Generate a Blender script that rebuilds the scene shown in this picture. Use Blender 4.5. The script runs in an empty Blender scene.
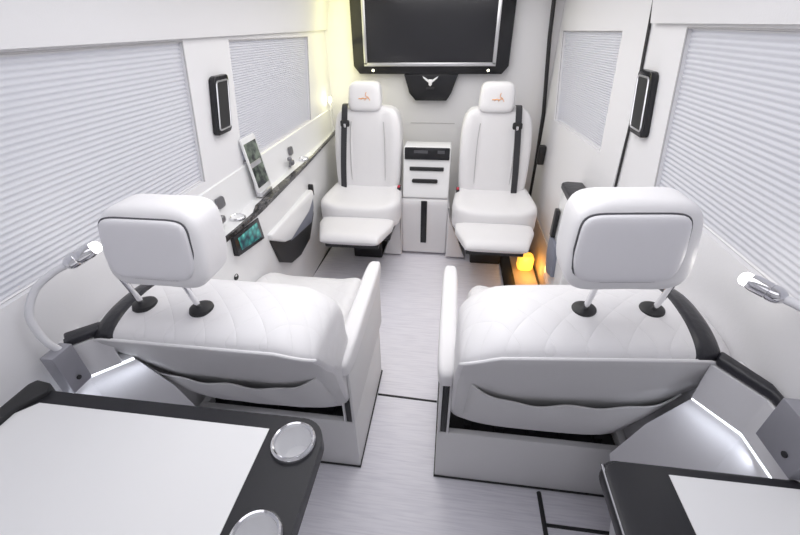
import bpy, bmesh, math, random
from mathutils import Vector, Matrix
random.seed(4)
S = bpy.context.scene
COL = S.collection
PI = math.pi

# ------------------------------------------------------------------ camera
cam_d = bpy.data.cameras.new('camera'); cam = bpy.data.objects.new('camera', cam_d); COL.objects.link(cam)
cam_d.sensor_width = 36; cam_d.lens = 385 / 800 * 36; cam_d.clip_start = 0.02
pitch, yaw, roll = math.radians(32.4215), math.radians(7.8651), math.radians(-0.8289)
fw = Vector((-math.sin(yaw) * math.cos(pitch), math.cos(yaw) * math.cos(pitch), -math.sin(pitch)))
rt = Vector((math.cos(yaw), math.sin(yaw), 0)); up = rt.cross(fw)
r2 = rt * math.cos(roll) + up * math.sin(roll); u2 = -rt * math.sin(roll) + up * math.cos(roll)
mw = Matrix.Identity(4)
for i in range(3):
    mw[i][0] = r2[i]; mw[i][1] = u2[i]; mw[i][2] = -fw[i]
mw[0][3], mw[1][3], mw[2][3] = 0.15, 0.0, 1.6
cam.matrix_world = mw
S.camera = cam

# ------------------------------------------------------------------ world, lights, exposure
W = bpy.data.worlds.new('world'); S.world = W; W.use_nodes = True
bg = W.node_tree.nodes['Background']; bg.inputs[0].default_value = (0.90, 0.895, 1.0, 1); bg.inputs[1].default_value = 1.1

def area(name, loc, rot, sx, sy, power, col=(1, 1, 1)):
    d = bpy.data.lights.new(name, 'AREA'); d.shape = 'RECTANGLE'; d.size = sx; d.size_y = sy
    d.energy = power; d.color = col
    o = bpy.data.objects.new(name, d); COL.objects.link(o); o.location = loc; o.rotation_euler = rot
    return o
def point(name, loc, power, col, r=0.02):
    d = bpy.data.lights.new(name, 'POINT'); d.energy = power; d.color = col; d.shadow_soft_size = r
    o = bpy.data.objects.new(name, d); COL.objects.link(o); o.location = loc
    return o
area('ceiling_light_front', (0, 2.2, 1.84), (0, 0, 0), 1.1, 1.7, 14, (1.0, 0.985, 0.97))
area('ceiling_light_middle', (0, 0.9, 1.84), (0, 0, 0), 1.2, 0.8, 7, (0.98, 0.98, 1.0))
area('ceiling_light_rear', (0, -0.25, 1.84), (0, 0, 0), 1.2, 0.7, 3.5, (0.96, 0.96, 1.0))
S.view_settings.view_transform = 'Standard'
S.view_settings.look = 'None'
S.view_settings.gamma = 1
S.view_settings.use_curve_mapping = False
S.view_settings.exposure = 0.02

# ------------------------------------------------------------------ materials
def mat(name, col, rough=0.5, metal=0.0, bump=None, coat=0.0, emit=None, estr=0.0, spec=0.5):
    m = bpy.data.materials.new(name); m.use_nodes = True
    nt = m.node_tree; b = nt.nodes['Principled BSDF']
    b.inputs['Base Color'].default_value = (*col, 1); b.inputs['Roughness'].default_value = rough
    b.inputs['Metallic'].default_value = metal; b.inputs['Coat Weight'].default_value = coat
    b.inputs['Specular IOR Level'].default_value = spec
    if emit:
        b.inputs['Emission Color'].default_value = (*emit, 1); b.inputs['Emission Strength'].default_value = estr
    tc = nt.nodes.new('ShaderNodeTexCoord')
    n = nt.nodes.new('ShaderNodeTexNoise'); n.inputs['Scale'].default_value = (bump or (30, 0.02))[0]; n.inputs['Detail'].default_value = 4
    nt.links.new(tc.outputs['Object'], n.inputs['Vector'])
    bp = nt.nodes.new('ShaderNodeBump'); bp.inputs['Strength'].default_value = (bump or (30, 0.02))[1]; bp.inputs['Distance'].default_value = 0.01
    nt.links.new(n.outputs['Fac'], bp.inputs['Height']); nt.links.new(bp.outputs['Normal'], b.inputs['Normal'])
    return m
WALL = mat('white_wall_panel', (0.80, 0.795, 0.815), 0.55, bump=(120, 0.03))
HEAD = mat('suede_headliner', (0.78, 0.775, 0.79), 0.8, bump=(200, 0.05))
GLOSSW = mat('gloss_white', (0.82, 0.82, 0.83), 0.25, coat=0.3)
LEA = mat('white_leather', (0.81, 0.80, 0.815), 0.45, bump=(14, 0.18))
LEAG = mat('pale_grey_leather', (0.70, 0.695, 0.70), 0.5, bump=(9, 0.25))
LAV = mat('headrest_shell_leather', (0.78, 0.77, 0.80), 0.45, bump=(14, 0.1))
DARKSEAM = mat('dark_seam', (0.10, 0.10, 0.11), 0.7)
SEAM = mat('seam_thread', (0.50, 0.49, 0.50), 0.8)
PLAS = mat('seat_base_white', (0.76, 0.755, 0.76), 0.45)
BLK = mat('gloss_black', (0.018, 0.018, 0.021), 0.22, spec=0.35)
TBLK = mat('satin_black_table', (0.022, 0.022, 0.026), 0.38, spec=0.3)
BLKM = mat('matte_black', (0.018, 0.018, 0.02), 0.5)
BLKL = mat('black_leather', (0.02, 0.02, 0.026), 0.38, bump=(40, 0.2))
WEB = mat('belt_webbing', (0.035, 0.035, 0.04), 0.7, bump=(300, 0.3))
CHR = mat('chrome', (0.78, 0.78, 0.80), 0.12, 1.0)
FITG = mat('dark_grey_metal', (0.25, 0.25, 0.27), 0.35, 0.8)
EDGE = mat('brushed_edge', (0.30, 0.30, 0.32), 0.5, 0.8)
LINER = mat('cup_liner_white', (0.78, 0.78, 0.80), 0.6)
SATIN = mat('satin_silver', (0.62, 0.62, 0.64), 0.32, 0.9)
BOXG = mat('grey_metal_box', (0.36, 0.36, 0.40), 0.4, 0.5)
NECK = mat('silicone_neck', (0.72, 0.72, 0.75), 0.5)
LED = mat('led_white', (1, 1, 1), 0.5, emit=(0.88, 0.92, 1.0), estr=2.2)
LEDT = mat('lamp_tip_glow', (1, 1, 1), 0.5, emit=(1.0, 0.98, 0.95), estr=6)
WARM = mat('warm_lamp_and_glint', (1, 1, 0.9), 0.5, emit=(1.0, 0.98, 0.70), estr=8)
AMB = mat('amber_step_light', (1, 0.6, 0.15), 0.3, emit=(1.0, 0.50, 0.06), estr=1.4)
ORG = mat('orange_thread', (0.85, 0.42, 0.18), 0.7)
BEIGE = mat('step_well_beige', (0.62, 0.50, 0.40), 0.5)
DKBLUE = mat('pocket_lining', (0.20, 0.21, 0.26), 0.6)
RED = mat('red_button', (0.6, 0.05, 0.08), 0.4)

def screen_mat(name, kind):
    m = mat(name, (0.01, 0.01, 0.012), 0.15)
    nt = m.node_tree; b = nt.nodes['Principled BSDF']; tc = nt.nodes.new('ShaderNodeTexCoord')
    v = nt.nodes.new('ShaderNodeTexVoronoi' if kind == 'map' else 'ShaderNodeTexNoise')
    v.inputs['Scale'].default_value = 30 if kind == 'map' else 22
    nt.links.new(tc.outputs['Object'], v.inputs['Vector'])
    r = nt.nodes.new('ShaderNodeValToRGB')
    nt.links.new(v.outputs['Distance' if kind == 'map' else 'Fac'], r.inputs['Fac'])
    e = r.color_ramp.elements
    if kind == 'map':
        e[0].color = (0.25, 0.75, 0.62, 1); e[1].position = 0.75; e[1].color = (0.005, 0.03, 0.05, 1)
        x = e.new(0.3); x.color = (0.03, 0.30, 0.28, 1)
        st = 0.9
    else:
        e[0].position = 0.40; e[0].color = (0.015, 0.02, 0.02, 1); e[1].position = 0.65; e[1].color = (0.18, 0.22, 0.17, 1); st = 0.8
    nt.links.new(r.outputs['Color'], b.inputs['Emission Color']); b.inputs['Emission Strength'].default_value = st
    return m
MAPS = screen_mat('teal_map_screen', 'map'); PHS = screen_mat('phone_screen', 'app')
TVS = mat('tv_screen', (0.02, 0.02, 0.024), 0.14)

def quilt_mat():
    m = bpy.data.materials.new('quilted_white_leather'); m.use_nodes = True
    nt = m.node_tree; b = nt.nodes['Principled BSDF']
    b.inputs['Base Color'].default_value = (0.81, 0.80, 0.815, 1); b.inputs['Roughness'].default_value = 0.45
    tc = nt.nodes.new('ShaderNodeTexCoord'); L = nt.links
    sep = nt.nodes.new('ShaderNodeSeparateXYZ'); L.new(tc.outputs['Object'], sep.inputs[0])
    def mth(op, a, c=None):
        n = nt.nodes.new('ShaderNodeMath'); n.operation = op
        for i, q in enumerate((a, c)):
            if q is None: continue
            if isinstance(q, (int, float)): n.inputs[i].default_value = q
            else: L.new(q, n.inputs[i])
        return n.outputs[0]
    yz = mth('SUBTRACT', sep.outputs['Y'], sep.outputs['Z'])
    k = PI / 0.085
    a = mth('ABSOLUTE', mth('SINE', mth('MULTIPLY', mth('ADD', sep.outputs['X'], yz), k)))
    c = mth('ABSOLUTE', mth('SINE', mth('MULTIPLY', mth('SUBTRACT', sep.outputs['X'], yz), k)))
    h = mth('POWER', mth('MULTIPLY', a, c), 0.35)
    bp = nt.nodes.new('ShaderNodeBump'); bp.inputs['Strength'].default_value = 0.35; bp.inputs['Distance'].default_value = 0.006
    L.new(h, bp.inputs['Height']); L.new(bp.outputs['Normal'], b.inputs['Normal'])
    return m
QUILT = quilt_mat()

def blind_mat():
    m = bpy.data.materials.new('pleated_blind_fabric'); m.use_nodes = True
    nt = m.node_tree; nt.nodes.clear()
    o = nt.nodes.new('ShaderNodeOutputMaterial'); mx = nt.nodes.new('ShaderNodeMixShader'); mx.inputs[0].default_value = 0.35
    d = nt.nodes.new('ShaderNodeBsdfDiffuse'); d.inputs[0].default_value = (0.80, 0.795, 0.815, 1)
    t = nt.nodes.new('ShaderNodeBsdfTranslucent'); t.inputs[0].default_value = (0.82, 0.81, 0.86, 1)
    nt.links.new(d.outputs[0], mx.inputs[1]); nt.links.new(t.outputs[0], mx.inputs[2]); nt.links.new(mx.outputs[0], o.inputs[0])
    return m
BLIND = blind_mat()
def glass_mat():
    m = bpy.data.materials.new('window_glass'); m.use_nodes = True
    nt = m.node_tree; nt.nodes.clear()
    o = nt.nodes.new('ShaderNodeOutputMaterial'); mx = nt.nodes.new('ShaderNodeMixShader'); mx.inputs[0].default_value = 0.08
    t = nt.nodes.new('ShaderNodeBsdfTransparent'); t.inputs[0].default_value = (0.75, 0.78, 0.8, 1)
    g = nt.nodes.new('ShaderNodeBsdfGlossy'); g.inputs['Roughness'].default_value = 0.02
    nt.links.new(t.outputs[0], mx.inputs[1]); nt.links.new(g.outputs[0], mx.inputs[2]); nt.links.new(mx.outputs[0], o.inputs[0])
    return m
GLASS = glass_mat()

def floor_mat():
    m = bpy.data.materials.new('whitewashed_wood_floor'); m.use_nodes = True
    nt = m.node_tree; b = nt.nodes['Principled BSDF']; L = nt.links
    tc = nt.nodes.new('ShaderNodeTexCoord'); mp = nt.nodes.new('ShaderNodeMapping')
    mp.inputs['Scale'].default_value = (3.0, 60.0, 1.0); L.new(tc.outputs['Object'], mp.inputs['Vector'])
    n = nt.nodes.new('ShaderNodeTexNoise'); n.inputs['Scale'].default_value = 2.2; n.inputs['Detail'].default_value = 6; n.inputs['Distortion'].default_value = 0.4
    L.new(mp.outputs[0], n.inputs['Vector'])
    r = nt.nodes.new('ShaderNodeValToRGB'); e = r.color_ramp.elements
    e[0].position = 0.28; e[0].color = (0.77, 0.755, 0.83, 1); e[1].position = 0.58; e[1].color = (0.90, 0.885, 0.95, 1)
    L.new(n.outputs['Fac'], r.inputs['Fac']); L.new(r.outputs['Color'], b.inputs['Base Color'])
    b.inputs['Roughness'].default_value = 0.42
    return m
FLOOR = floor_mat()
def marble_mat():
    m = mat('dark_marbled_inlay', (0.05, 0.045, 0.045), 0.2); nt = m.node_tree; b = nt.nodes['Principled BSDF']
    n = nt.nodes.new('ShaderNodeTexNoise'); n.inputs['Scale'].default_value = 18; n.inputs['Detail'].default_value = 8; n.inputs['Distortion'].default_value = 1.5
    tc = nt.nodes.new('ShaderNodeTexCoord'); nt.links.new(tc.outputs['Object'], n.inputs['Vector'])
    r = nt.nodes.new('ShaderNodeValToRGB'); e = r.color_ramp.elements
    e[0].position = 0.45; e[0].color = (0.02, 0.02, 0.022, 1); e[1].position = 0.7; e[1].color = (0.16, 0.15, 0.15, 1)
    nt.links.new(n.outputs['Fac'], r.inputs['Fac']); nt.links.new(r.outputs['Color'], b.inputs['Base Color'])
    return m
MARB = marble_mat()

# ------------------------------------------------------------------ mesh helpers
class MB:
    def __init__(s): s.v = []; s.f = []
    def add(s, vs, fs):
        o = len(s.v); s.v += [Vector(p) for p in vs]; s.f += [[i + o for i in f] for f in fs]; return s
    def bm(s, b):
        b.verts.index_update()
        s.add([v.co.copy() for v in b.verts], [[v.index for v in f.verts] for f in b.faces]); b.free(); return s
    def box(s, x0, x1, y0, y1, z0, z1, bev=0.0, seg=2, rot=None, piv=None):
        b = bmesh.new(); bmesh.ops.create_cube(b, size=1)
        for v in b.verts:
            v.co = Vector(((x0 + x1) / 2 + v.co.x * (x1 - x0), (y0 + y1) / 2 + v.co.y * (y1 - y0), (z0 + z1) / 2 + v.co.z * (z1 - z0)))
        if bev: bmesh.ops.bevel(b, geom=b.edges[:], offset=bev, segments=seg, affect='EDGES', profile=0.5)
        if rot is not None:
            p = Vector(piv or ((x0 + x1) / 2, (y0 + y1) / 2, (z0 + z1) / 2))
            for v in b.verts: v.co = rot @ (v.co - p) + p
        return s.bm(b)
    def prism(s, pts, axis, a0, a1, bev=0.0, seg=2):
        """pts in the two remaining axes (x->(y,z), y->(x,z), z->(x,y))"""
        def P(p, a):
            return {'x': Vector((a, p[0], p[1])), 'y': Vector((p[0], a, p[1])), 'z': Vector((p[0], p[1], a))}[axis]
        b = bmesh.new(); n = len(pts)
        lo = [b.verts.new(P(p, a0)) for p in pts]; hi = [b.verts.new(P(p, a1)) for p in pts]
        b.faces.new(lo); b.faces.new(hi[::-1])
        for i in range(n): b.faces.new((lo[i], hi[i], hi[(i + 1) % n], lo[(i + 1) % n]))
        bmesh.ops.recalc_face_normals(b, faces=b.faces[:])
        if bev: bmesh.ops.bevel(b, geom=b.edges[:], offset=bev, segments=seg, affect='EDGES', profile=0.5)
        return s.bm(b)
    def loft(s, rings, closed=True, cap=True):
        n = len(rings[0]); vs = [p for r in rings for p in r]; fs = []
        for i in range(len(rings) - 1):
            for j in range(n if closed else n - 1):
                k = (j + 1) % n
                fs.append([i * n + j, i * n + k, (i + 1) * n + k, (i + 1) * n + j])
        if cap and closed:
            fs.append(list(range(n))[::-1]); fs.append([(len(rings) - 1) * n + j for j in range(n)])
        return s.add(vs, fs)
    def tube(s, pts, r, seg=10, closed=False, flat=None):
        pts = [Vector(p) for p in pts]; rings = []; n = len(pts); prev = None
        for i, p in enumerate(pts):
            if closed: t = pts[(i + 1) % n] - pts[i - 1]
            else: t = pts[min(i + 1, n - 1)] - pts[max(i - 1, 0)]
            t.normalize()
            if prev is None:
                a = Vector((0, 0, 1)) if abs(t.z) < 0.9 else Vector((1, 0, 0)); u = t.cross(a).normalized()
            else: u = (prev - t * prev.dot(t)).normalized()
            w = t.cross(u); prev = u
            rr = r[i] if isinstance(r, (list, tuple)) else r
            rings.append([p + (u * math.cos(q * 2 * PI / seg) + w * math.sin(q * 2 * PI / seg)) * rr for q in range(seg)])
        if closed: rings.append(rings[0]); return s.loft(rings, cap=False)
        return s.loft(rings)
    def lathe(s, prof, c, axis='z', seg=32, dirv=None, cap=True):
        """prof: (radius, height)"""
        c = Vector(c); d = Vector(dirv).normalized() if dirv else {'x': Vector((1, 0, 0)), 'y': Vector((0, 1, 0)), 'z': Vector((0, 0, 1))}[axis]
        a = Vector((0, 0, 1)) if abs(d.z) < 0.9 else Vector((1, 0, 0)); u = d.cross(a).normalized(); w = d.cross(u)
        rings = [[c + d * h + (u * math.cos(q * 2 * PI / seg) + w * math.sin(q * 2 * PI / seg)) * max(r, 1e-4) for q in range(seg)] for r, h in prof]
        return s.loft(rings, cap=cap)
    def pillow(s, c, h, n=5.0, div=10, fn=None):
        b = bmesh.new(); bmesh.ops.create_cube(b, size=2)
        bmesh.ops.subdivide_edges(b, edges=b.edges[:], cuts=div, use_grid_fill=True)
        for v in b.verts:
            p = v.co; m = (abs(p.x) ** n + abs(p.y) ** n + abs(p.z) ** n) ** (1 / n); p = p / m
            q = Vector((c[0] + p.x * h[0], c[1] + p.y * h[1], c[2] + p.z * h[2]))
            v.co = fn(q, p) if fn else q
        return s.bm(b)

def obj(name, mb, m, parent=None, angle=38, smooth=True, **props):
    base = parent.matrix_world.translation if parent else Vector((0, 0, 0))
    off = Vector(base)
    if parent:
        off = WLOC[parent.name]
    else:
        # origin at the base centre of the mesh
        xs = [v.x for v in mb.v]; ys = [v.y for v in mb.v]; zs = [v.z for v in mb.v]
        off = Vector(((min(xs) + max(xs)) / 2, (min(ys) + max(ys)) / 2, min(zs)))
    me = bpy.data.meshes.new(name); me.from_pydata([v - off for v in mb.v], [], mb.f)
    b = bmesh.new(); b.from_mesh(me); bmesh.ops.recalc_face_normals(b, faces=b.faces[:]); b.to_mesh(me); b.free()
    if smooth:
        me.polygons.foreach_set('use_smooth', [True] * len(me.polygons)); me.set_sharp_from_angle(angle=math.radians(angle))
    me.materials.append(m)
    o = bpy.data.objects.new(name, me); COL.objects.link(o)
    if parent: o.parent = parent; WLOC[o.name] = off.copy()
    else: o.location = off; WLOC[o.name] = off.copy()
    for k, v in props.items(): o[k] = v
    return o
WLOC = {}
def thing(name, label, cat, loc, group=None):
    o = bpy.data.objects.new(name, None); COL.objects.link(o); o.location = loc; o.empty_display_size = 0.05
    WLOC[o.name] = Vector(loc); o['label'] = label; o['category'] = cat
    if group: o['group'] = group
    return o
def struct(name, mb, m, parent=None, **k):
    o = obj(name, mb, m, parent, **k)
    if not parent: o['kind'] = 'structure'
    return o
def tag(o, label, cat, group=None):
    o['label'] = label; o['category'] = cat
    if group: o['group'] = group
    return o
def crom(pts, n=6, closed=False):
    P = [Vector(p) for p in pts]; out = []; N = len(P)
    rng = range(N) if closed else range(N - 1)
    for i in rng:
        if closed: a, b, c, d = P[i - 1], P[i], P[(i + 1) % N], P[(i + 2) % N]
        else: a, b, c, d = P[max(i - 1, 0)], P[i], P[i + 1], P[min(i + 2, N - 1)]
        for k in range(n):
            t = k / n
            out.append(0.5 * ((2 * b) + (c - a) * t + (2 * a - 5 * b + 4 * c - d) * t * t + (3 * b - a - 3 * c + d) * t ** 3))
    if not closed: out.append(P[-1])
    return out
def rrect(x0, x1, y0, y1, r, n=6):
    rs = r if isinstance(r, (list, tuple)) else (r,) * 4   # corners: x0y0, x1y0, x1y1, x0y1
    out = []
    for (cx, cy, a, q) in ((x0, y0, PI, rs[0]), (x1, y0, 1.5 * PI, rs[1]), (x1, y1, 0, rs[2]), (x0, y1, 0.5 * PI, rs[3])):
        sx = 1 if cx == x0 else -1; sy = 1 if cy == y0 else -1
        q = max(q, 1e-4)
        for k in range(n + 1):
            t = a + (PI / 2) * k / n
            out.append((cx + sx * q + q * math.cos(t), cy + sy * q + q * math.sin(t)))
    return out

# ------------------------------------------------------------------ structure
YR, YF = -0.85, 3.30
m = MB(); m.box(-0.95, 0.95, YR, YF, -0.05, 0.0); struct('floor', m, FLOOR, smooth=False)
m = MB(); m.box(-0.95, 0.95, YR, YF, 1.87, 1.92); struct('ceiling', m, HEAD, smooth=False)
m = MB(); m.box(-0.95, 0.95, YF, YF + 0.05, 0.0, 1.87)
struct('wall_front', m, WALL, smooth=False)
m = MB(); m.box(-0.95, 0.95, YR - 0.05, YR, 0.0, 1.87); struct('wall_rear', m, HEAD, smooth=False)

WIN = {  # window outlines on the side walls in (y, z)
    1: (-1, [(-0.35, 1.058), (1.412, 1.058), (1.517, 1.553), (-0.35, 1.553)]),
    2: (-1, [(1.737, 1.030), (2.751, 1.030), (2.897, 1.530), (1.851, 1.545)]),
    3: (1, [(-0.35, 1.105), (1.375, 1.105), (1.510, 1.577), (-0.35, 1.577)]),
    4: (1, [(1.936, 1.072), (2.929, 1.018), (3.180, 1.542), (2.040, 1.560)]),
}
def wall_with_holes(outer, holes, x0, x1):
    b = bmesh.new()
    for loop in [outer] + holes:
        vs = [b.verts.new((x0, p[0], p[1])) for p in loop]
        for i in range(len(vs)): b.edges.new((vs[i], vs[(i + 1) % len(vs)]))
    bmesh.ops.triangle_fill(b, edges=b.edges[:], use_beauty=True, use_dissolve=False)
    r = bmesh.ops.extrude_face_region(b, geom=b.faces[:])
    for g in r['geom']:
        if isinstance(g, bmesh.types.BMVert): g.co.x = x1
    m = MB(); m.bm(b); return m
for s, nm in ((-1, 'left'), (1, 'right')):
    holes = [w[1] for w in WIN.values() if w[0] == s]
    struct('wall_' + nm, wall_with_holes([(YR, 0), (YF, 0), (YF, 1.87), (YR, 1.87)], holes, s * (0.852 if s < 0 else 0.852), s * 0.90), WALL, smooth=False)
    # cove of the headliner above the windows
    zb = 1.562 if s < 0 else 1.588
    m = MB(); m.prism([(s * 0.852, zb), (s * 0.830, zb), (s * 0.824, zb + 0.03), (s * 0.79, 1.80), (s * 0.72, 1.87), (s * 0.852, 1.87)], 'y', YR, YF - 0.0 if s < 0 else 1.74)
    struct('trim_%d' % (1 if s < 0 else 2), m, HEAD, angle=50)
# blinds and glass
def pleated(n, s, q, label):
    x = s * 0.868; zt = (q[2][1] + q[3][1]) / 2; zb = (q[0][1] + q[1][1]) / 2
    N = int(round((zt - zb) / (0.0145 if n in (1, 3) else 0.0108))); m = MB(); vs = []; fs = []
    K = 4 * N; am = 0.0036 if n in (1, 3) else 0.0034
    for i in range(K + 1):
        t = i / K; a = Vector(q[0]).lerp(Vector(q[3]), t); b = Vector(q[1]).lerp(Vector(q[2]), t)
        xx = x + s * am * math.sin(i * PI / 2)
        for y, z in (a, b): vs.append((xx, y, z))
        if i: o = 2 * i; fs.append([o - 2, o - 1, o + 1, o])
    m.add(vs, fs)
    t = thing('pleated_blind', label, 'window blind', (x, (q[0][0] + q[1][0]) / 2, zb), 'pleated blinds over the van windows')
    obj('fabric', m, BLIND, t, angle=120)
    for (a, b), nm in (((q[3], q[2]), 'head_rail'), ((q[0], q[1]), 'bottom_rail')):
        d = -0.004 if nm == 'head_rail' else 0.004
        mm = MB(); mm.tube([(x, a[0] + 0.004, a[1] + d), (x, b[0] - 0.004, b[1] + d)], 0.004, 4)
        obj(nm, mm, HEAD, t)
    return t
BL = {1: 'large white pleated blind beside the rear left seat, next to the left gooseneck lamp',
      2: 'small white pleated blind above the phone and counter on the left wall',
      3: 'large white pleated blind beside the rear right seat, next to the right gooseneck lamp',
      4: 'small white pleated blind on the right sliding door near the front partition'}
for n, (s, q) in WIN.items():
    pleated(n, s, q, BL[n])
    m = MB(); cx = sum(p[0] for p in q) / 4; cz = sum(p[1] for p in q) / 4
    m.prism([(p[0] + (0.02 if p[0] > cx else -0.02), p[1] + (0.02 if p[1] > cz else -0.02)) for p in q], 'x', s * 0.902, s * 0.906)
    struct('window_%d' % n, m, GLASS, smooth=False)
    # slim dark seal round the opening
    ring = [(s * 0.853, p[0], p[1]) for p in q]
    m = MB()
    for i in (1, 2): m.tube([ring[i], ring[(i + 1) % 4]], 0.0028, 6)
    struct('trim_%d' % (n + 2), m, SEAM)

# sliding door on the right with its gap line
m = MB()
dpoly = [(1.66, 0.30), (1.73, 1.30), (1.84, 1.70), (1.87, 1.84), (3.17, 1.84), (3.17, 0.0), (1.66, 0.0)]
b = wall_with_holes([(1.64, 0.28), (1.71, 1.30), (1.76, 1.48), (1.86, 1.84), (3.215, 1.84), (3.215, 0.28)], [WIN[4][1]], 0.8515, 0.845)
struct('door_1', b, WALL, smooth=False)
m = MB(); m.tube([(0.845, 1.655, 0.95), (0.845, 1.703, 1.30), (0.845, 1.755, 1.48), (0.845, 1.857, 1.85)], 0.005, 6)
struct('trim_7', m, BLKM)
m = MB(); m.tube([(0.765, 3.262, 1.86), (0.785, 3.262, 1.5), (0.835, 3.262, 1.0), (0.845, 3.262, 0.6), (0.845, 3.262, 0.0)], 0.014, 8)
struct('trim_8', m, BLKM)
# seam on the partition
m = MB(); m.box(-0.20, 0.16, 3.297, 3.301, 0.903, 0.907); struct('trim_9', m, SEAM)
# partition shelf moulding between the front seats
# floor cords
def cord(n, pts, r=0.006):
    m = MB(); m.tube(pts, r, 6); struct('trim_%d' % n, m, BLKM)
cord(10, [(-0.15, 1.285, 0.0), (0.15, 1.275, 0.0)])
cord(11, [(0.578, 0.885, 0.0), (0.578, -0.6, 0.0)], 0.009)
cord(12, [(0.586, 0.765, 0.0), (0.85, 0.765, 0.0)], 0.007)
cord(13, [(-0.84, 2.2, 0.0), (-0.80, 3.25, 0.0)], 0.008)

# ------------------------------------------------------------------ left counter
t = thing('side_counter', 'long narrow white side counter with dark marbled edge along left wall', 'counter', (-0.81, 2.15, 0))
m = MB()
yy = [1.13, 1.30, 1.52, 1.60, 2.30, 3.07, 3.24]; xe = [-0.768, -0.764, -0.750, -0.745, -0.764, -0.805, -0.812]
rings = []
for y, x in zip(yy, xe):
    rings.append([Vector(p) for p in ((-0.8515, y, 0.0), (-0.8515, y, 1.025), (-0.845, y, 1.02), (-0.838, y, 0.865), (-0.83, y, 0.852), (x + 0.004, y, 0.85), (x, y, 0.842), (x - 0.003, y, 0.80), (min(x - 0.02, -0.79) if y > 1.5 else -0.812, y, 0.45), (-0.828, y, 0.0))])
m.loft(rings); obj('body', m, GLOSSW, t, angle=30)
m = MB(); o_ = []; i_ = []
W_ = [(1.25, 0.010), (1.42, 0.012), (1.56, 0.018), (1.64, 0.045), (1.85, 0.045), (2.15, 0.032), (2.32, 0.022), (2.5, 0.014), (3.0, 0.012), (3.2, 0.02)]
def xed(y):
    for k in range(len(yy) - 1):
        if yy[k] <= y <= yy[k + 1]: return xe[k] + (xe[k + 1] - xe[k]) * (y - yy[k]) / (yy[k + 1] - yy[k])
rings = []
for y, w in W_:
    x = xed(y) + 0.006
    rings.append([Vector(p) for p in ((x, y, 0.838), (x, y, 0.856), (x - w, y, 0.857), (x - w, y, 0.845))])
m.loft(rings); obj('edge_inlay', m, MARB, t, angle=20, label='dark marbled edge inlay')

# front pocket with white flap
t2 = t
m = MB(); m.prism([(1.66, 0.65), (1.765, 0.455), (1.875, 0.385), (2.02, 0.355), (2.20, 0.375), (2.33, 0.50), (2.35, 0.64)], 'x', -0.80, -0.762, 0.008)
obj('pocket', m, BLKM, t, label='black storage pocket')
m = MB(); m.prism([(1.90, 0.52), (2.05, 0.50), (2.26, 0.47), (2.335, 0.55), (2.355, 0.66), (2.2, 0.65)], 'x', -0.80, -0.757, 0.006); obj('pocket_lining', m, DKBLUE, t)
m = MB(); m.prism([(1.645, 0.695), (1.66, 0.655), (1.79, 0.575), (1.87, 0.548), (2.19, 0.58), (2.315, 0.64), (2.30, 0.69)], 'x', -0.80, -0.735, 0.012, 3)
obj('pocket_flap', m, GLOSSW, t)
m = MB(); m.box(-0.80, -0.745, 2.325, 2.35, 0.63, 0.71, 0.008); obj('latch', m, BLKM, t)

# control touchscreen
t = thing('control_touchscreen', 'teal lit touchscreen in black frame set in left side panel', 'screen', (-0.765, 1.49, 0.69))
ry = Matrix.Rotation(math.radians(4), 3, 'Y')
m = MB(); m.prism([(1.340, 0.838), (1.573, 0.826), (1.591, 0.706), (1.345, 0.745)], 'x', -0.775, -0.745, 0.003); obj('bezel', m, BLK, t)
m = MB(); m.prism([(1.370, 0.822), (1.548, 0.812), (1.562, 0.728), (1.376, 0.760)], 'x', -0.7455, -0.7435); obj('display', m, MAPS, t, smooth=False)

for x, z, rr_, w in ((-0.788, 0.640, 0.016, 'larger round black socket on the left side panel below the touchscreen'), (-0.798, 0.560, 0.009, 'tiny black socket on the left side panel just under the larger one')):
    m = MB(); m.lathe([(0.0, 0.004), (rr_ * 0.6, 0.005), (rr_ * 0.8, 0.009), (rr_, 0.006), (rr_, -0.004)], (x, 1.338, z), seg=20, dirv=(1, 0, 0.1)); tag(obj('power_socket', m, BLKM), w, 'socket')
# phone leaning on the sill
t = thing('phone_in_dock', 'white tablet phone standing in a slim dock on left counter', 'phone', (-0.80, 1.78, 0.857))
def lean(mb, ang, piv, yaw_=0):
    R_ = Matrix.Rotation(yaw_, 3, 'Z') @ Matrix.Rotation(ang, 3, 'Y')
    for v in mb.v:
        q = R_ @ (v - Vector(piv)) + Vector(piv); v.x, v.y, v.z = q
    return mb
pv = (-0.80, 1.72, 0.86)
m = MB(); m.prism(rrect(1.73, 1.875, 0.878, 1.15, 0.014), 'x', -0.806, -0.796, 0.002); obj('phone_body', lean(m, math.radians(-8), pv, 0.0), GLOSSW, t)
m = MB(); m.prism(rrect(1.742, 1.863, 0.905, 1.122, 0.003), 'x', -0.7965, -0.7945); obj('display', lean(m, math.radians(-8), pv, 0.0), PHS, t, smooth=False)
m = MB(); m.box(-0.826, -0.784, 1.74, 1.85, 0.857, 0.88, 0.005); m.box(-0.825, -0.815, 1.74, 1.85, 0.86, 1.03, 0.004); obj('dock', m, SATIN, t)

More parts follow.
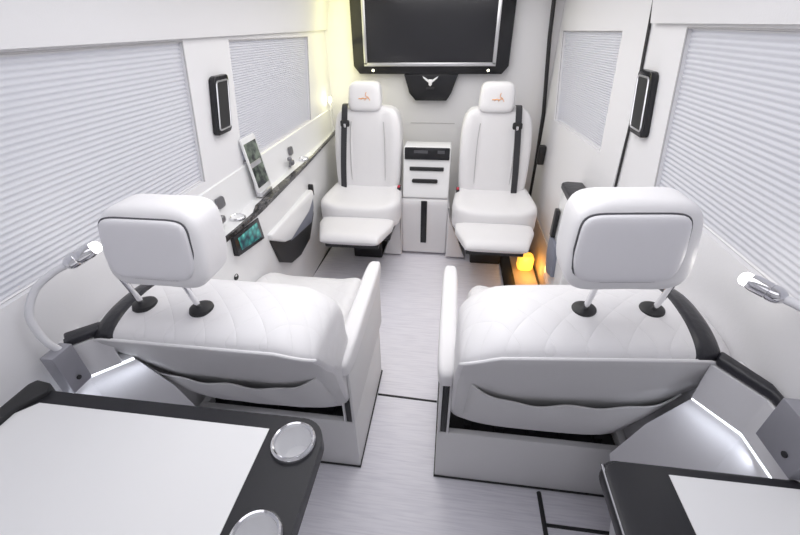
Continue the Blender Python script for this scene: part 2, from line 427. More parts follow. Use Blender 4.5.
# cup holders and small chrome fittings on the counter
def cupring(name, label, c, r, group=None, depth=0.03):
    t = thing(name, label, 'cup holder', c, group)
    m = MB(); cx, cy, cz = c
    m.lathe([(r * 0.84, 0.001), (r * 0.82, 0.005), (r * 0.85, 0.011), (r * 0.92, 0.013), (r, 0.010), (r * 1.05, 0.004), (r * 1.05, 0.0), (r * 0.84, 0.001)], c, seg=40, cap=False)
    obj('rim', m, CHR, t)
    m = MB()
    if depth > 0.04: m.lathe([(0.0, -depth), (r * 0.62, -depth), (r * 0.74, -depth + 0.006), (r * 0.80, -0.01), (r * 0.83, 0.006), (r * 0.86, 0.004), (r * 0.83, -0.01), (r * 0.78, -depth), (r * 0.6, -depth - 0.003), (0.0, -depth - 0.003)], c, seg=40)
    else: m.lathe([(0.0, 0.0012), (r * 0.5, 0.0012), (r * 0.72, 0.003), (r * 0.84, 0.008), (r * 0.84, 0.001), (0.0, 0.0)], c, seg=40)
    obj('liner', m, LINER if depth > 0.04 else GLOSSW, t)
    return t
cupring('cup_holder', 'chrome ringed cup holder on left counter near the touchscreen', (-0.803, 1.50, 0.852), 0.034, 'cup holders on the counter')
cupring('cup_holder', 'chrome ringed cup holder farther along left counter beyond the phone', (-0.806, 2.40, 0.852), 0.032, 'cup holders on the counter')
def fitting(label, c, sc=1.0):
    t = thing('charging_fitting', label, 'fitting', c)
    x, y, z = c
    m = MB(); m.tube([(x, y, z), (x + 0.01 * sc, y, z + 0.02 * sc), (x + 0.015 * sc, y - 0.015, z + 0.05 * sc)], 0.007 * sc, 8); m.pillow((x + 0.015 * sc, y - 0.02, z + 0.055 * sc), (0.012 * sc, 0.014 * sc, 0.012 * sc), 3, 4); obj('stem', m, FITG, t)
    m = MB(); m.prism(rrect(y + 0.05, y + 0.11, z + 0.05 * sc, z + 0.10 * sc, [0.02, 0.01, 0.02, 0.004]), 'x', x - 0.018, x - 0.008, 0.002); obj('plate', m, FITG, t)
    m = MB(); m.pillow((x + 0.004, y + 0.03, z + 0.018 * sc), (0.013 * sc, 0.022 * sc, 0.017 * sc), 3, 4); obj('knob', m, FITG, t)
fitting('chrome charging fitting on left counter beside the touchscreen', (-0.822, 1.37, 0.875))
fitting('chrome charging fitting on left counter beyond the phone', (-0.822, 2.20, 0.868), 1.0)

# speaker on left pillar, copied to right one
def speaker(s, y0, y1, zt, zb, label):
    x = s * 0.852; ym = (y0 + y1) / 2; zm = (zt + zb) / 2
    t = thing('pillar_speaker', label, 'speaker', (x, ym, zb), 'pillar speakers')
    sh = 0.055
    def pr(inset, r, xa, xb, bev=0.0):
        m = MB(); hy = (y1 - y0) / 2 - inset; hz = (zt - zb) / 2 - inset
        pts = [(ym + p[0] + (p[1]) / (zt - zb) * sh * 1.3, zm + p[1]) for p in rrect(-hy, hy, -hz, hz, r)]
        m.prism(pts, 'x', xa, xb, bev); return m
    obj('housing', pr(0, 0.02, x, x - s * 0.026, 0.005), BLK, t)
    m = MB()
    hy = (y1 - y0) / 2 - 0.014; hz = (zt - zb) / 2 - 0.02
    pts = [(x - s * 0.028, ym + p[0] + p[1] / (zt - zb) * sh * 1.3, zm + p[1]) for p in rrect(-hy, hy, -hz, hz, 0.012)]
    m.tube(pts, 0.0035, 6, closed=True); obj('bezel', m, SATIN, t)
    obj('grille', pr(0.019, 0.01, x - s * 0.025, x - s * 0.0285), BLKM, t)
speaker(-1, 1.585, 1.705, 1.425, 1.205, 'black speaker with silver bezel on the left window pillar')
speaker(1, 1.56, 1.685, 1.445, 1.235, 'black speaker with silver bezel on the right door pillar')

# small night light at front left corner
t = thing('night_light', 'small white plug lamp glowing in the front left corner', 'lamp', (-0.815, 3.14, 0.857))
m = MB(); m.box(-0.822, -0.808, 3.13, 3.15, 1.02, 1.08, 0.004); m.tube([(-0.815, 3.14, 0.86), (-0.818, 3.142, 0.94), (-0.815, 3.14, 1.025)], 0.0045, 8); obj('stem', m, GLOSSW, t)
m = MB(); m.pillow((-0.815, 3.14, 1.10), (0.011, 0.011, 0.022), 3, 5); obj('bulb', m, WARM, t)
point('night_light_glow', (-0.77, 3.10, 1.12), 0.35, (1.0, 0.95, 0.50), 0.04)
for z in (1.35, 1.58, 1.76): point('added_corner_glow', (-0.68, 3.12, z), 0.75, (1.0, 0.95, 0.40), 0.12)  # lights without a fixture, added to spread the yellow glow up the corner

# ------------------------------------------------------------------ television
t = thing('television', 'large black television panel with silver inner frame on the front partition', 'television', (-0.045, 3.2, 1.1))
cx = -0.045; yb, yf = 3.297, 3.225
m = MB()
m.prism([(-0.63, 1.325), (-0.585, 1.272), (0.48, 1.272), (0.525, 1.325), (0.525, 1.83), (-0.63, 1.83)], 'y', yf, yb, 0.006)
obj('surround', m, BLK, t, angle=30)
m = MB(); m.prism([(-0.245, 1.271), (0.165, 1.271), (0.12, 1.14), (0.085, 1.085), (-0.155, 1.085), (-0.205, 1.14)], 'y', yf + 0.004, yb, 0.006); obj('lower_console', m, BLK, t, angle=30)
m = MB()
for (a0, a1, z0, z1) in ((-0.545, -0.52, 1.335, 1.80), (0.405, 0.43, 1.335, 1.80), (-0.545, 0.43, 1.325, 1.350), (-0.545, 0.43, 1.79, 1.81)): m.box(a0, a1, yf - 0.012, yf + 0.002, z0, z1, 0.003)
obj('silver_frame', m, SATIN, t)
m = MB(); m.box(-0.52, 0.405, yf - 0.006, yf + 0.001, 1.352, 1.79); obj('screen', m, TVS, t, smooth=False)
for x in (-0.48, 0.38):  # glowing dots standing in for downlight reflections on the black surround
    m = MB(); m.lathe([(0.0, -0.004), (0.008, -0.003), (0.008, 0.002)], (x, yf, 1.297), 'y', 16); obj('downlight_glint', m, WARM, t)
ex, ez, ey = -0.043, 1.225, yf - 0.003
m = MB()
for s in (-1, 1):
    m.prism([(ex + s * 0.008, ez + 0.004), (ex + s * 0.030, ez + 0.018), (ex + s * 0.060, ez + 0.034), (ex + s * 0.052, ez + 0.020), (ex + s * 0.034, ez + 0.004), (ex + s * 0.012, ez - 0.012)], 'y', ey, ey + 0.006, 0.001)
m.prism([(ex - 0.014, ez + 0.012), (ex + 0.014, ez + 0.012), (ex + 0.012, ez - 0.026), (ex, ez - 0.036), (ex - 0.012, ez - 0.026)], 'y', ey - 0.002, ey + 0.006, 0.002)
obj('emblem', m, mat('bright_silver', (0.9, 0.9, 0.92), 0.45, 0.3), t, label='silver winged emblem')
m = MB(); m.box(ex - 0.03, ex + 0.03, ey + 0.001, ey + 0.006, 1.168, 1.182, 0.002); obj('button', m, BLKM, t)

# ------------------------------------------------------------------ front console
t = thing('centre_console', 'tall white console with black touch panel between the front seats', 'console', (-0.03, 2.9, 0))
def yz_loft(xa, xb, prof, taper=0.0, bev=0.012):
    m = MB(); m.prism(prof, 'x', xa, xb, bev, 3); return m
m = MB(); m.prism([(2.705, 0.02), (2.70, 0.455), (2.715, 0.487), (3.05, 0.487), (3.05, 0.02)], 'x', -0.205, 0.148, 0.018, 4)
obj('lower_body', m, LEA, t)
m = MB(); m.prism([(2.705, 0.490), (2.715, 0.52), (2.745, 0.60), (2.775, 0.72), (2.79, 0.77), (2.803, 0.845), (2.96, 0.845), (2.98, 0.490)], 'x', -0.198, 0.145, 0.012, 3)
obj('upper_body', m, GLOSSW, t)
rx = Matrix.Rotation(math.radians(-8), 3, 'X')
m = MB(); m.box(-0.188, 0.137, 2.776, 2.808, 0.758, 0.842, 0.006, 2, rx); obj('touch_panel', m, BLK, t)
DIM = mat('dim_display', (0.09, 0.09, 0.10), 0.3)
m = MB(); m.box(-0.12, -0.02, 2.774, 2.780, 0.806, 0.826); obj('display', m, DIM, t)
m = MB(); m.box(0.05, 0.10, 2.774, 2.780, 0.806, 0.826); obj('display', m, DIM, t)
m = MB(); m.box(-0.15, 0.100, 2.757, 2.80, 0.682, 0.708, 0.004); obj('slot', m, BLKM, t)
m = MB(); m.prism([(x, z) for x, z in rrect(-0.13, 0.06, 0.598, 0.625, 0.012)], 'y', 2.733, 2.78, 0.003); obj('handle', m, BLKM, t)
m = MB(); m.box(-0.056, -0.010, 2.692, 2.715, 0.12, 0.47, 0.004); obj('front_strip', m, BLK, t)
for s, xa in ((-1, -0.205), (1, 0.148)):
    m = MB(); m.prism([(xa, 0.02), (xa, 0.46), (xa + s * 0.006, 0.45), (xa + s * 0.03, 0.32), (xa + s * 0.15, 0.02)], 'y', 2.66, 2.80, 0.008, 3); obj('side_wing', m, LEA, t)

# ------------------------------------------------------------------ front seats (facing the camera)
def emblem_tubes(cx, y, cz):
    m = MB()
    m.tube(crom([(cx - 0.045, y, cz + 0.002), (cx - 0.02, y - 0.001, cz + 0.004), (cx + 0.012, y - 0.001, cz + 0.002)], 4), 0.003, 6)
    m.tube([(cx + 0.018 + 0.018 * math.cos(a * PI / 8), y, cz - 0.012 + 0.020 * math.sin(a * PI / 8)) for a in range(16)], 0.0022, 6, closed=True)
    m.tube(crom([(cx + 0.012, y, cz + 0.045), (cx + 0.006, y, cz + 0.022), (cx + 0.024, y, cz + 0.012), (cx + 0.034, y, cz - 0.006)], 4), 0.0022, 6)
    m.tube([(cx - 0.03, y, cz - 0.006), (cx - 0.01, y, cz + 0.010)], 0.002, 6)
    return m
OBJ = obj
def front_seat(s, cx, label):
    t = thing('front_seat', label, 'seat', (cx, 2.75, 0), 'front seats facing the rear')
    # base
    m = MB(); m.box(cx - 0.115, cx + 0.115, 2.62, 3.05, 0.0, 0.34, 0.01); obj('base', m, BLKM, t)
    # cushion with side bolsters
    def fn(q, p):
        if p.z > 0: q.z += 0.026 * min(1, max(0, abs(p.x) - 0.55) / 0.3) * p.z - 0.008 * (1 - abs(p.x))
        if p.y < 0: q.y += 0.02 * abs(p.x) ** 3
        q.x = cx + (q.x - cx) * (0.94 - 0.06 * p.y)
        return q
    m = MB(); m.pillow((cx + s * 0.008, 2.66, 0.450), (0.296, 0.265, 0.095), 6, 14, fn); obj('seat_cushion', m, LEA, t, angle=80)
    # leg rest
    rings = []
    for k in range(13):
        a = k / 12; y = 2.085 + a * 0.33; hw = 0.190 + 0.068 * min(1, a * 1.5) - 0.004; th = 0.036 * (1 - (abs(2 * a - 1)) ** 6) ** 0.5 + 0.004
        z = 0.428 + 0.0 * a
        ring = []
        for j in range(28):
            g = 2 * PI * j / 28; c_, s_ = math.cos(g), math.sin(g)
            ring.append(Vector((cx + math.copysign(abs(c_) ** 0.35, c_) * hw, y, z + math.copysign(abs(s_) ** 0.5, s_) * th)))
        rings.append(ring)
    m = MB(); m.loft(rings); obj('leg_rest', m, LEA, t, angle=60)
    m = MB(); m.box(cx - 0.22, cx + 0.22, 2.40, 2.60, 0.28, 0.35, 0.01); m.box(cx - 0.18, cx + 0.18, 2.16, 2.44, 0.345, 0.385, 0.004); obj('leg_rest_hinge', m, BLKM, t)
    # backrest
    def fb(q, p):
        ax = abs(p.x)
        if p.y < 0:
            q.y -= 0.035 * min(1, max(0, ax - 0.52) / 0.25) * (1 - 0.5 * max(0, p.z)); q.y += 0.010 * (1 - ax)
        k = 1.0 - 0.07 * max(0, p.z) ** 2 - 0.03 * max(0, -p.z)
        q.x = cx + (q.x - cx) * k
        q.y += 0.10 * (p.z + 1) / 2
        return q
    m = MB(); m.pillow((cx, 2.86, 0.78), (0.250, 0.085, 0.315), 6, 16, fb); obj('backrest', m, LEA, t, angle=80)
    m = MB()
    for q in (-1, 1):
        m.tube(crom([(cx + q * 0.128, 2.800, 0.53), (cx + q * 0.130, 2.808, 0.70), (cx + q * 0.128, 2.835, 0.88), (cx + q * 0.118, 2.862, 1.0)], 5), 0.003, 6)
    obj('backrest_seam', m, SEAM, t)
    # headrest
    def fh(q, p):
        q.x = cx + (q.x - cx) * (1 - 0.06 * p.z); q.y += 0.02 * p.z; return q
    m = MB(); m.pillow((cx - 0.018, 2.93, 1.162), (0.118, 0.055, 0.094), 5, 10, fh); h = obj('headrest', m, LEA, t, angle=80)
    obj('embroidery', emblem_tubes(cx - 0.010, 2.872, 1.150), ORG, h, label='orange embroidered emblem')
    for q in (-1, 1):
        m = MB(); m.tube([(cx + q * 0.05, 2.945, 1.06), (cx + q * 0.05, 2.945, 1.12)], 0.006, 8); obj('headrest_post', m, CHR, t)
    # belt
    bx = cx + (0.128 if s > 0 else -0.150)
    m = MB(); pts = crom([(bx, 2.90, 1.115), (bx, 2.845, 1.11), (bx + s * 0.004, 2.815, 1.03), (bx + s * 0.014, 2.785, 0.88), (bx + s * 0.024, 2.752, 0.70), (bx + s * 0.030, 2.735, 0.545)], 6)
    rings = [[p + Vector((a * 0.021, b, 0)) for a, b in ((-1, -0.002), (1, -0.002), (1, 0.002), (-1, 0.002))] for p in pts]
    m.loft(rings); bl = obj('seat_belt', m, WEB, t, angle=20, label='black seat belt')
    m = MB(); m.prism(rrect(bx - 0.032, bx + 0.032, 0.975, 1.02, 0.012), 'y', 2.795, 2.815, 0.003); obj('belt_guide', m, BLKM, bl)
    m = MB(); m.box(bx - 0.008, bx + 0.008, 2.791, 2.796, 0.972, 0.998, 0.002); obj('belt_tongue', m, CHR, bl)
    # buckle
    m = MB(); m.box(cx - s * 0.245 - 0.012, cx - s * 0.245 + 0.012, 2.70, 2.75, 0.52, 0.575, 0.004); k = obj('buckle', m, BLKM, t)
    m = MB(); m.box(cx - s * 0.245 - 0.009, cx - s * 0.245 + 0.009, 2.697, 2.72, 0.57, 0.582, 0.002); obj('release_button', m, RED, k)
    return t
front_seat(-1, -0.470, 'white leather front seat left of the console, facing back, orange emblem on headrest')
front_seat(1, 0.455, 'white leather front seat right of the console, facing back, orange emblem on headrest')

# ------------------------------------------------------------------ rear captain seats (seen from behind)
def captain(s, cx, dy, dz, K, label):
    t = thing('captain_chair', label, 'seat', (cx, 1.15, 0), 'captain chairs with backs to the camera')
    hw = 0.334
    def obj(name, mb, m_, parent=None, **kw):
        if name not in ('plinth', 'seat_rails', 'floor_cord', 'seat_cushion', 'armrest', 'side_panel', 'black_core', 'inner_panel'):
            seen = set()
            for v in mb.v:
                if id(v) in seen: continue
                seen.add(id(v))
                if s * (v.x - cx) > 0 and v.z < 0.68 and name in ('backrest', 'back_panel', 'map_pocket', 'pocket_hem'): v.x = cx + (v.x - cx) * (1 - 0.20 * min(1, (0.68 - v.z) / 0.3))
                v.y += K * (v.x - cx) * min(1.15, max(0, (v.z - 0.33) / 0.6))
        return OBJ(name, mb, m_, parent, **kw)
    # plinth: open box
    xi, xo = s * 0.158, s * (0.850 if s > 0 else 0.805)
    m = MB(); h = 0.30
    def bx(a, b_, y0, y1, z0, z1, bev=0.004): m.box(min(a, b_), max(a, b_), y0, y1, z0, z1, bev)
    bx(xi, xo, 0.90, 0.925, 0.006, h); bx(xi, xi + s * 0.03, 0.924, 1.42, 0.006, h); bx(xo - s * 0.03, xo, 0.924, 1.42, 0.006, h); bx(xi, xo, 1.42, 1.44, 0.006, h)
    obj('plinth', m, PLAS, t)
    m = MB(); bx(xi + s * 0.031, xo - s * 0.031, 0.93, 1.41, 0.02, 0.265)
    for k in range(5): bx(xi + s * (0.10 + 0.12 * k), xi + s * (0.13 + 0.12 * k), 0.95, 1.38, 0.26, 0.29)
    obj('seat_rails', m, BLKM, t)
    m = MB(); m.tube([(xi, 1.44, 0.005), (xi, 0.90, 0.005), (xo, 0.90, 0.005)], 0.0065, 6); obj('floor_cord', m, BLKM, t)
    # cushion
    def fc(q, p):
        if p.z > 0: q.z += 0.03 * min(1, max(0, abs(p.x) - 0.5) / 0.3)
        if p.y > 0: q.z -= 0.02 * p.y ** 3
        return q
    m = MB(); m.pillow((cx + s * 0.01, 1.33, 0.42), (0.285, 0.29, 0.10), 5, 14, fc); obj('seat_cushion', m, QUILT, t, angle=80)
    # backrest loft
    sec = [(0.935, 0.335), (0.865, 0.50), (0.785, 0.70), (0.722, 0.855), (0.700, 0.905), (0.693, 0.935), (0.705, 0.957), (0.745, 0.975), (0.80, 0.985), (0.88, 0.985), (0.955, 0.965), (1.01, 0.905), (1.04, 0.80), (1.07, 0.62), (1.10, 0.48), (1.10, 0.39), (1.04, 0.345)]
    sec = [(y + dy * max(0, (z - 0.33) / 0.6), z + dz * max(0, (z - 0.33) / 0.6)) for y, z in sec]
    C = [Vector((p.x, p.y)) for p in crom([(y, z, 0) for y, z in sec], 3, True)]
    cen = Vector((0.90 + dy * 0.6, 0.68))
    def ring(x, off=0.0):
        tt = min(0.9995, abs(x - cx) / hw); k = (1 - tt ** 5) ** (1 / 3.4)
        out = []
        for p in C:
            d = (p - cen); L_ = d.length; d2 = d.normalized()
            sh = 0.11 * (1 - k)
            q = cen + d2 * (L_ - sh * 1.0 + off)
            # round the shoulders: lower top toward the ends
            if q.y > 0.8: q.y -= 0.035 * max(0, tt - 0.72) / 0.28 * (q.y - 0.8) / 0.18
            out.append(Vector((x, q.x, q.y)))
        return out
    xs = [cx - hw + hw * (1 - math.cos(PI * i / 44)) for i in range(45)]
    xs[0] += 0.0002; xs[-1] -= 0.0002
    m = MB(); m.loft([ring(x) for x in xs]); obj('backrest', m, QUILT, t, angle=70)
    # black shoulder band
    b0, b1 = cx + s * 0.200, cx + s * 0.272
    ie0 = min(range(len(C)), key=lambda i: (C[i].x - sec[5][0]) ** 2 + (C[i].y - sec[5][1]) ** 2)
    idx = [i for i, p in enumerate(C) if p.y > 0.885 + dz and i >= ie0]
    st = []
    for j in range(9):
        x = b0 + (b1 - b0) * j / 8; e = 0.006 if 0 < j < 8 else -0.002
        st.append([ring(x, e)[i] for i in idx])
    m = MB(); m.loft(st, closed=False, cap=False)
    obj('shoulder_band', m, BLKL, t, angle=60, label='black leather shoulder band')
    # rear shell panel hugging the back, with piping along its upper edge
    ie = min(range(len(C)), key=lambda i: (C[i].x - sec[5][0]) ** 2 + (C[i].y - sec[5][1]) ** 2)
    wx = [cx + (hw * 0.965) * (-1 + 2 * j / 40) for j in range(41)]
    rows = [[ring(x, 0.004)[i] for i in range(1, ie + 1)] for x in wx]
    m = MB(); m.loft([r + [p + Vector((0, 0.008, 0)) for p in r[::-1]] for r in rows]); obj('back_panel', m, LEAG, t, angle=60)
    m = MB(); m.tube([ring(x, 0.004)[ie] for x in [cx + hw * 0.985 * (-1 + 2 * j / 50) for j in range(51)]], 0.0048, 8); obj('piping', m, LEA, t)
    def surf_y(x, z):
        r = ring(x, 0.004)[:ie + 1]
        for i in range(len(r) - 1):
            if r[i].z <= z <= r[i + 1].z: return r[i].y + (r[i + 1].y - r[i].y) * (z - r[i].z) / (r[i + 1].z - r[i].z)
        return r[0].y
    # sagging map pocket
    m = MB(); rr = []; nU, nV = 34, 12
    for i in range(nV + 1):
        f = i / nV; row = []
        for j in range(nU + 1):
            u = -1 + 2 * j / nU
            topz = 0.655 + 0.075 * abs(u) ** 2.4 + 0.010 * math.sin(4 * u * s + 1) + dz
            z0 = 0.385 + 0.012 * u * u
            z_ = z0 + (topz - z0) * f; x = cx + 0.02 * s * 0 + u * (hw * 0.86)
            bulge = 0.004 + (0.040 * math.sin(PI * min(1, f * 0.72 + 0.10)) + 0.005 * math.sin(11 * u + 5 * f) * f) * (1 - abs(u) ** 5)
            row.append(Vector((x, surf_y(x, z_) - bulge, z_)))
        rr.append(row)
    bk = [[p + Vector((0, 0.005, 0)) for p in r] for r in rr]
    m.loft([r + b_[::-1] for r, b_ in zip(rr, bk)], closed=True); mp = obj('map_pocket', m, LEAG, t, angle=60)
    m = MB(); m.tube([p + Vector((0, 0.002, 0.002)) for p in rr[-1]], 0.003, 8); obj('pocket_hem', m, LEAG, mp)
    # headrest
    hy, hz = 0.775 + dy * 1.15, 1.196 + dz * 1.3
    hx = cx + (-0.030 if s < 0 else 0.006)
    def fh(q, p):
        q.x = hx + (q.x - hx) * (1 - 0.05 * p.z - 0.10 * max(0, -p.z) ** 2)
        q.y += 0.020 * p.z - 0.012 * p.x ** 2 * (1 if p.y < 0 else -1)
        return q
    m = MB(); m.pillow((hx, hy + 0.028, hz), (0.135 if s > 0 else 0.13, 0.058, 0.098), 5.0, 14, fh); h = obj('headrest', m, LEA, t, angle=80)
    shx = 0.012 if s > 0 else 0.004
    def fs(q, p):
        q.x = hx + (q.x - hx) * (1 - 0.04 * p.z - 0.16 * max(0, -p.z) ** 2); q.y += 0.020 * (q.z - hz) / 0.118; return q
    m = MB(); m.pillow((hx - shx, hy - 0.022, hz + 0.006), (0.112, 0.022, 0.072), 7, 12, fs); obj('rear_shell', m, LAV, h, angle=80)
    m = MB()
    pp = []
    for j in range(40):
        a = 2 * PI * j / 40; c_, s_ = math.cos(a), math.sin(a)
        X = math.copysign(abs(c_) ** 0.29, c_) ; Z = math.copysign(abs(s_) ** 0.29, s_)
        kx = (1 - 0.04 * Z - 0.16 * max(0, -Z) ** 2)
        pp.append((hx - shx + 0.113 * X * kx, hy - 0.031 + 0.020 * (0.006 + 0.073 * Z) / 0.118, hz + 0.006 + 0.073 * Z))
    m.tube(pp, 0.0024, 6, closed=True); obj('shell_seam', m, DARKSEAM, h)
    for q in (-1, 1):
        px = hx + (0.038 if s > 0 else -0.050) + q * 0.084
        m = MB(); m.tube([(px + 0.012 * (s > 0), hy + (0.045 if s > 0 else 0.022), 0.965 + dz), (px, hy - 0.01, hz - 0.09)], 0.0075, 12); obj('headrest_post', m, CHR, t, label='chrome headrest post')
        m = MB(); m.lathe([(0.0, 0.014), (0.020, 0.014), (0.030, 0.008), (0.033, -0.002), (0.0, -0.006)], (px + 0.012 * (s > 0), hy + (0.045 if s > 0 else 0.022), 0.980 + dz), 'z', 28); obj('post_collar', m, BLKM, t, label='black oval post collar')
    # inboard armrest
    m = MB(); xa = s * 0.176
    m.pillow((xa, 1.195, 0.622), (0.033, 0.335, 0.045), 5, 10, lambda q, p: q); a = obj('armrest', m, LEA, t, angle=80)
    m = MB(); m.box(min(s * .157, s * .168), max(s * .157, s * .168), 0.895, 1.50, 0.302, 0.60, 0.003); obj('side_panel', m, PLAS, a)
    m = MB(); m.box(min(s * .169, s * .190), max(s * .169, s * .190), 0.90, 1.49, 0.302, 0.60, 0.003); obj('black_core', m, BLKM, a)
    m = MB(); m.box(min(s * .191, s * .200), max(s * .191, s * .200), 0.895, 1.48, 0.302, 0.60, 0.003); obj('inner_panel', m, PLAS, a)
    return t
captain(-1, -0.502, -0.045, -0.030, 0.0, 'white leather captain chair seen from behind, left of the aisle')
captain(1, 0.532, 0.0, 0.0, 0.10, 'white leather captain chair seen from behind, right of the aisle')

# ------------------------------------------------------------------ rear side ledges with LED under the lip
def ledge(s, label):
    t = thing('side_ledge', label, 'ledge', (s * 0.84, 0.3, 0), 'ledges lit from below')
    o = 0.0 if s > 0 else -0.045; dzz = 0.0 if s > 0 else -0.045
    e1 = 0.845 if s > 0 else 0.812
    def P(l): return [(s * a, b) for a, b in l]
    A = (e1, 0.632 + (0 if s > 0 else -0.01)); B = (0.783 if s > 0 else 0.735, 0.725 if s > 0 else 0.70)
    zt = 0.80 if s > 0 else 0.782
    dx, dy_ = B[0] - A[0], B[1] - A[1]; rings = []
    for z, f in ((0.002, 0.9), (0.26, 1.45), (0.40, 2.0), (0.62, 1.55), (zt, 1.0)):
        E = (A[0] + dx * f, A[1] + dy_ * f)
        rings.append([Vector((s * x_, y_, z)) for x_, y_ in ((0.851, YR + 0.01), (A[0], YR + 0.01), A, E, (E[0] + 0.022, E[1] + 0.012), (0.851, E[1] + 0.012))])
    m = MB(); m.loft(rings); obj('lower_panel', m, WALL, t, angle=20)
    k = 0.010
    BL_ = B
    if s < 0: B = (A[0] + (B[0] - A[0]) * 0.72, A[1] + (B[1] - A[1]) * 0.72)
    m = MB(); m.prism(P([(0.851, YR + 0.01 if s > 0 else A[1] - 0.012), (A[0] - k, YR + 0.01 if s > 0 else A[1] - 0.012), (A[0] - k, A[1] - k * .6), (B[0] - k, B[1] - k * .6), (B[0] + 0.012, B[1] + 0.012), (0.851, B[1] + 0.012)]), 'z', zt + 0.008, 0.925 if s > 0 else 0.90, 0.003)
    obj('upper_panel', m, WALL, t, angle=20)
    m = MB(); zp = 0.927 if s > 0 else 0.902
    m.prism(P([(0.851, A[1] - (0.12 if s > 0 else 0.0)), (A[0] - k, A[1] - (0.10 if s > 0 else 0.012)), (A[0] - k, A[1] - k), (B[0] - k + 0.004, B[1] - k), (B[0] + 0.016, B[1] + 0.018), (min(A[0] + 0.022, 0.851), A[1] + 0.016)][1 if s < 0 else 0:]), 'z', zp, zp + 0.024, 0.007, 3)
    obj('arm_pad', m, BLKL, t, angle=40, label='black padded top')
    m = MB(); z = zt + 0.004
    m.tube([(s * (A[0] - 0.006), YR + 0.2, z), (s * (A[0] - 0.006), A[1] - 0.006, z), (s * (BL_[0] - 0.004), BL_[1] - 0.004, z)], 0.004, 6)
    obj('led_strip', m, LED, t)
ledge(1, 'white ledge with black pad and lit underside behind the right captain chair')
ledge(-1, 'white ledge with lit underside behind the left captain chair')
for s, a, b in ((1, (0.80, 0.655), 0.775), (-1, (-0.755, 0.645), 0.755)):
    d = bpy.data.lights.new('ledge_led', 'AREA'); d.shape = 'RECTANGLE'; d.size = 0.16; d.size_y = 0.015; d.energy = 0.05; d.color = (0.86, 0.90, 1.0)
    o = bpy.data.objects.new('ledge_led', d); COL.objects.link(o); o.location = (a[0] - s * 0.012, a[1] - 0.012, b)
    n = Vector((s * 0.35, 0.25, -0.9)).normalized(); o.rotation_euler = n.to_track_quat('-Z', 'Y').to_euler()
    dd = o.rotation_euler.to_matrix() @ Vector((1, 0, 0))

# ------------------------------------------------------------------ gooseneck lamps
def lamp(s, face, y0, y1, z0, z1, path, head, label):
    t = thing('gooseneck_lamp', label, 'lamp', (face, (y0 + y1) / 2, z0), 'gooseneck reading lamps')
    m = MB(); m.box(min(face, face + s * 0.036), max(face, face + s * 0.036), y0, y1, z0, z1, 0.002); b = obj('bracket_box', m, BOXG, t)
    m = MB(); m.lathe([(0.0, 0.003), (0.006, 0.003), (0.006, 0)], (face - s * 0.0, y0 + 0.028 if s < 0 else y0 + 0.03, z0 + 0.03), seg=12, dirv=(-s, 0, 0)); obj('socket', m, BLKM, b)
    P_ = crom(path, 8); m = MB(); m.tube(P_, 0.0085, 12); obj('neck', m, NECK, t)
    a, c = Vector(head[0]), Vector(head[1]); d = (c - a).normalized(); L_ = (c - a).length
    m = MB(); m.lathe([(0.009, -0.006), (0.015, 0.0), (0.0175, 0.008), (0.0175, L_ * 0.35), (0.016, L_ * 0.37), (0.0175, L_ * 0.4), (0.0175, L_ * 0.85), (0.015, L_)], a, dirv=d, seg=24); obj('lamp_head', m, CHR, t)
    m = MB(); m.lathe([(0.014, L_ - 0.002), (0.014, L_ + 0.010), (0.009, L_ + 0.016), (0.0, L_ + 0.018)], a, dirv=d, seg=20); obj('light_tip', m, LEDT, t)
    point('reading_light', c + d * 0.035, 0.12, (1.0, 0.96, 0.88), 0.015)
lamp(-1, -0.775, 0.548, 0.605, 0.805, 0.925,
     [(-0.793, 0.585, 0.92), (-0.805, 0.577, 0.96), (-0.815, 0.585, 1.025), (-0.805, 0.618, 1.078), (-0.775, 0.655, 1.108), (-0.752, 0.678, 1.118)],
     [(-0.752, 0.678, 1.118), (-0.706, 0.715, 1.143)], 'gooseneck reading lamp on the left wall, grey box clear of the table')
lamp(1, 0.797, 0.475, 0.570, 0.885, 0.995,
     [(0.815, 0.53, 0.995), (0.826, 0.525, 1.04), (0.835, 0.545, 1.09), (0.832, 0.60, 1.135), (0.815, 0.655, 1.143), (0.80, 0.687, 1.142)],
     [(0.80, 0.687, 1.142), (0.764, 0.730, 1.150)], 'gooseneck reading lamp on the right wall, its neck looping out of frame')

# ------------------------------------------------------------------ fold-out tables
TZ = 0.88
t = thing('folding_table', 'black framed folding table with white top and two chrome cup holders, front left', 'table', (-0.44, 0.15, TZ - 0.05), 'fold-out tables')
def slab(outer, holes, z0, z1):
    b = bmesh.new()
    for loop in [outer] + holes:
        vs = [b.verts.new((p[0], p[1], z1)) for p in loop]
        for i in range(len(vs)): b.edges.new((vs[i], vs[(i + 1) % len(vs)]))
    bmesh.ops.triangle_fill(b, edges=b.edges[:], use_beauty=True, use_dissolve=False)
    r = bmesh.ops.extrude_face_region(b, geom=b.faces[:])
    for g in r['geom']:
        if isinstance(g, bmesh.types.BMVert): g.co.z = z0
    m = MB(); m.bm(b); return m
CUPS = ((-0.134, 0.437), (-0.134, 0.262))
m = slab(rrect(-0.79, -0.078, -0.22, 0.497, [0.02, 0.05, 0.055, 0.01], 8), [[(a + 0.039 * math.cos(q * PI / 16), b_ + 0.039 * math.sin(q * PI / 16)) for q in range(32)] for a, b_ in CUPS], TZ - 0.035, TZ); obj('frame', m, TBLK, t, angle=40)
m = MB(); m.prism([(-0.775, -0.19), (-0.197, -0.19), (-0.197, 0.462), (-0.745, 0.462), (-0.775, 0.43)], 'z', TZ - 0.002, TZ + 0.0015); obj('inlay', m, GLOSSW, t, smooth=False, label='white gloss inlay')
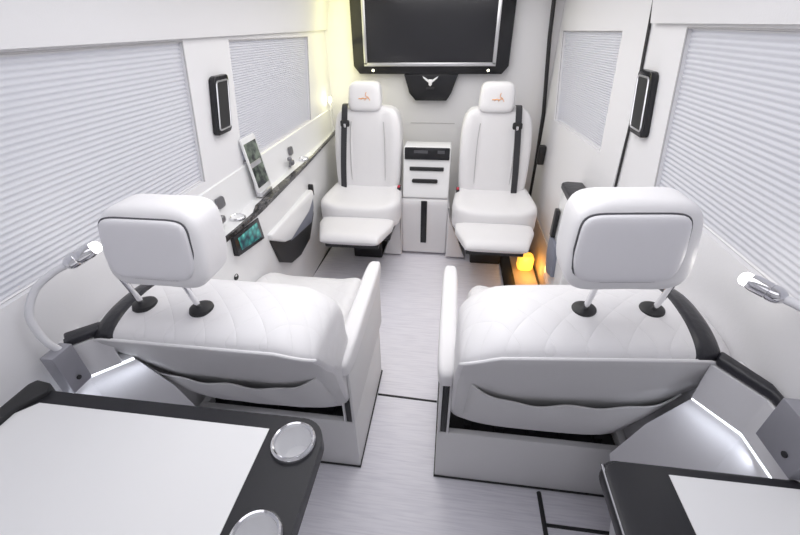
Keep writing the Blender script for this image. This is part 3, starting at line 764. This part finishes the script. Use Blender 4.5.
m = MB(); m.prism([(-0.812, 0.30), (-0.81, 0.50), (-0.80, 0.515), (-0.76, 0.51), (-0.745, 0.485), (-0.775, 0.44), (-0.785, 0.30)], 'z', TZ - 0.03, TZ + 0.012, 0.004); obj('hinge_bracket', m, BLKM, t)
cupring('table_cup_holder', 'chrome rimmed cup holder at the far corner of the left table', (-0.134, 0.437, TZ + 0.0005), 0.044, 'cup holders in the left table', 0.05)
cupring('table_cup_holder', 'chrome rimmed cup holder cut by the bottom edge of the photo, left table', (-0.134, 0.262, TZ + 0.0005), 0.044, 'cup holders in the left table', 0.05)

t = thing('folding_table', 'black framed folding table with white top and no cup holder showing, front right', 'table', (0.66, 0.15, TZ - 0.05), 'fold-out tables')
m = MB(); m.prism(rrect(0.468, 0.825, -0.22, 0.482, [0.03, 0.03, 0.01, 0.035], 8), 'z', TZ - 0.035, TZ, 0.010, 3); obj('frame', m, TBLK, t, angle=40)
m = MB(); m.prism([(0.588, -0.19), (0.82, -0.19), (0.82, 0.460), (0.588, 0.460)], 'z', TZ - 0.002, TZ + 0.0015); obj('inlay', m, GLOSSW, t, smooth=False, label='white gloss inlay')
m = MB(); pts = [(0.472, -0.1, TZ - 0.004), (0.472, 0.42, TZ - 0.004), (0.476, 0.452, TZ - 0.004), (0.488, 0.468, TZ - 0.004)]
m.tube(crom(pts, 5), 0.0022, 8); obj('metal_edge', m, EDGE, t)

# ------------------------------------------------------------------ right door cabinet
t = thing('door_cabinet', 'white cabinet with black cap beside the right captain chair', 'cabinet', (0.78, 1.85, 0))
m = MB(); m.prism([(0.727, 1.67), (0.74, 2.03), (0.844, 2.08), (0.844, 1.67)], 'z', 0.30, 0.845, 0.01, 3); obj('body', m, GLOSSW, t)
m = MB(); m.prism([(0.722, 1.66), (0.736, 2.05), (0.765, 2.07), (0.844, 2.06), (0.844, 1.66)], 'z', 0.846, 0.880, 0.008, 3); obj('cap', m, BLKL, t, label='black cap')
m = MB(); m.prism([(1.80, 0.44), (1.92, 0.40), (1.98, 0.50), (1.99, 0.60), (1.85, 0.60)], 'x', 0.715, 0.735, 0.005); obj('pocket', m, DKBLUE, t)
m = MB(); m.box(0.712, 0.735, 1.95, 1.99, 0.60, 0.76, 0.006); obj('latch', m, BLKM, t)

# ------------------------------------------------------------------ amber lit step well
t = thing('entry_step', 'amber lit entry step with black mat beside the front right seat', 'step', (0.74, 2.6, 0))
m = MB(); m.box(0.66, 0.843, 2.11, 2.95, 0.001, 0.006); m.box(0.835, 0.8445, 2.11, 2.95, 0.0, 0.30); obj('tread', m, BEIGE, t, smooth=False)
m = MB(); m.box(0.575, 0.658, 2.10, 2.95, 0.001, 0.010, 0.003); obj('black_mat', m, BLKM, t)
m = MB(); m.tube([(0.82, 2.05, 0.012), (0.825, 2.9, 0.012)], 0.007, 8); obj('edge_seal', m, BLKM, t)
m = MB(); m.prism(rrect(0.69, 0.80, 0.015, 0.14, 0.03), 'y', 2.52, 2.60, 0.012, 3); obj('step_lamp', m, AMB, t, label='glowing amber step lamp')
point('step_light', (0.76, 2.44, 0.10), 0.7, (1.0, 0.52, 0.12), 0.03)
# black belt reel box on the right wall beside the front seat
m = MB(); m.box(0.795, 0.843, 2.98, 3.04, 0.68, 0.82, 0.01); tag(obj('belt_reel_cover', m, BLKM), 'black belt reel cover on the wall beside the front right seat', 'belt reel cover')
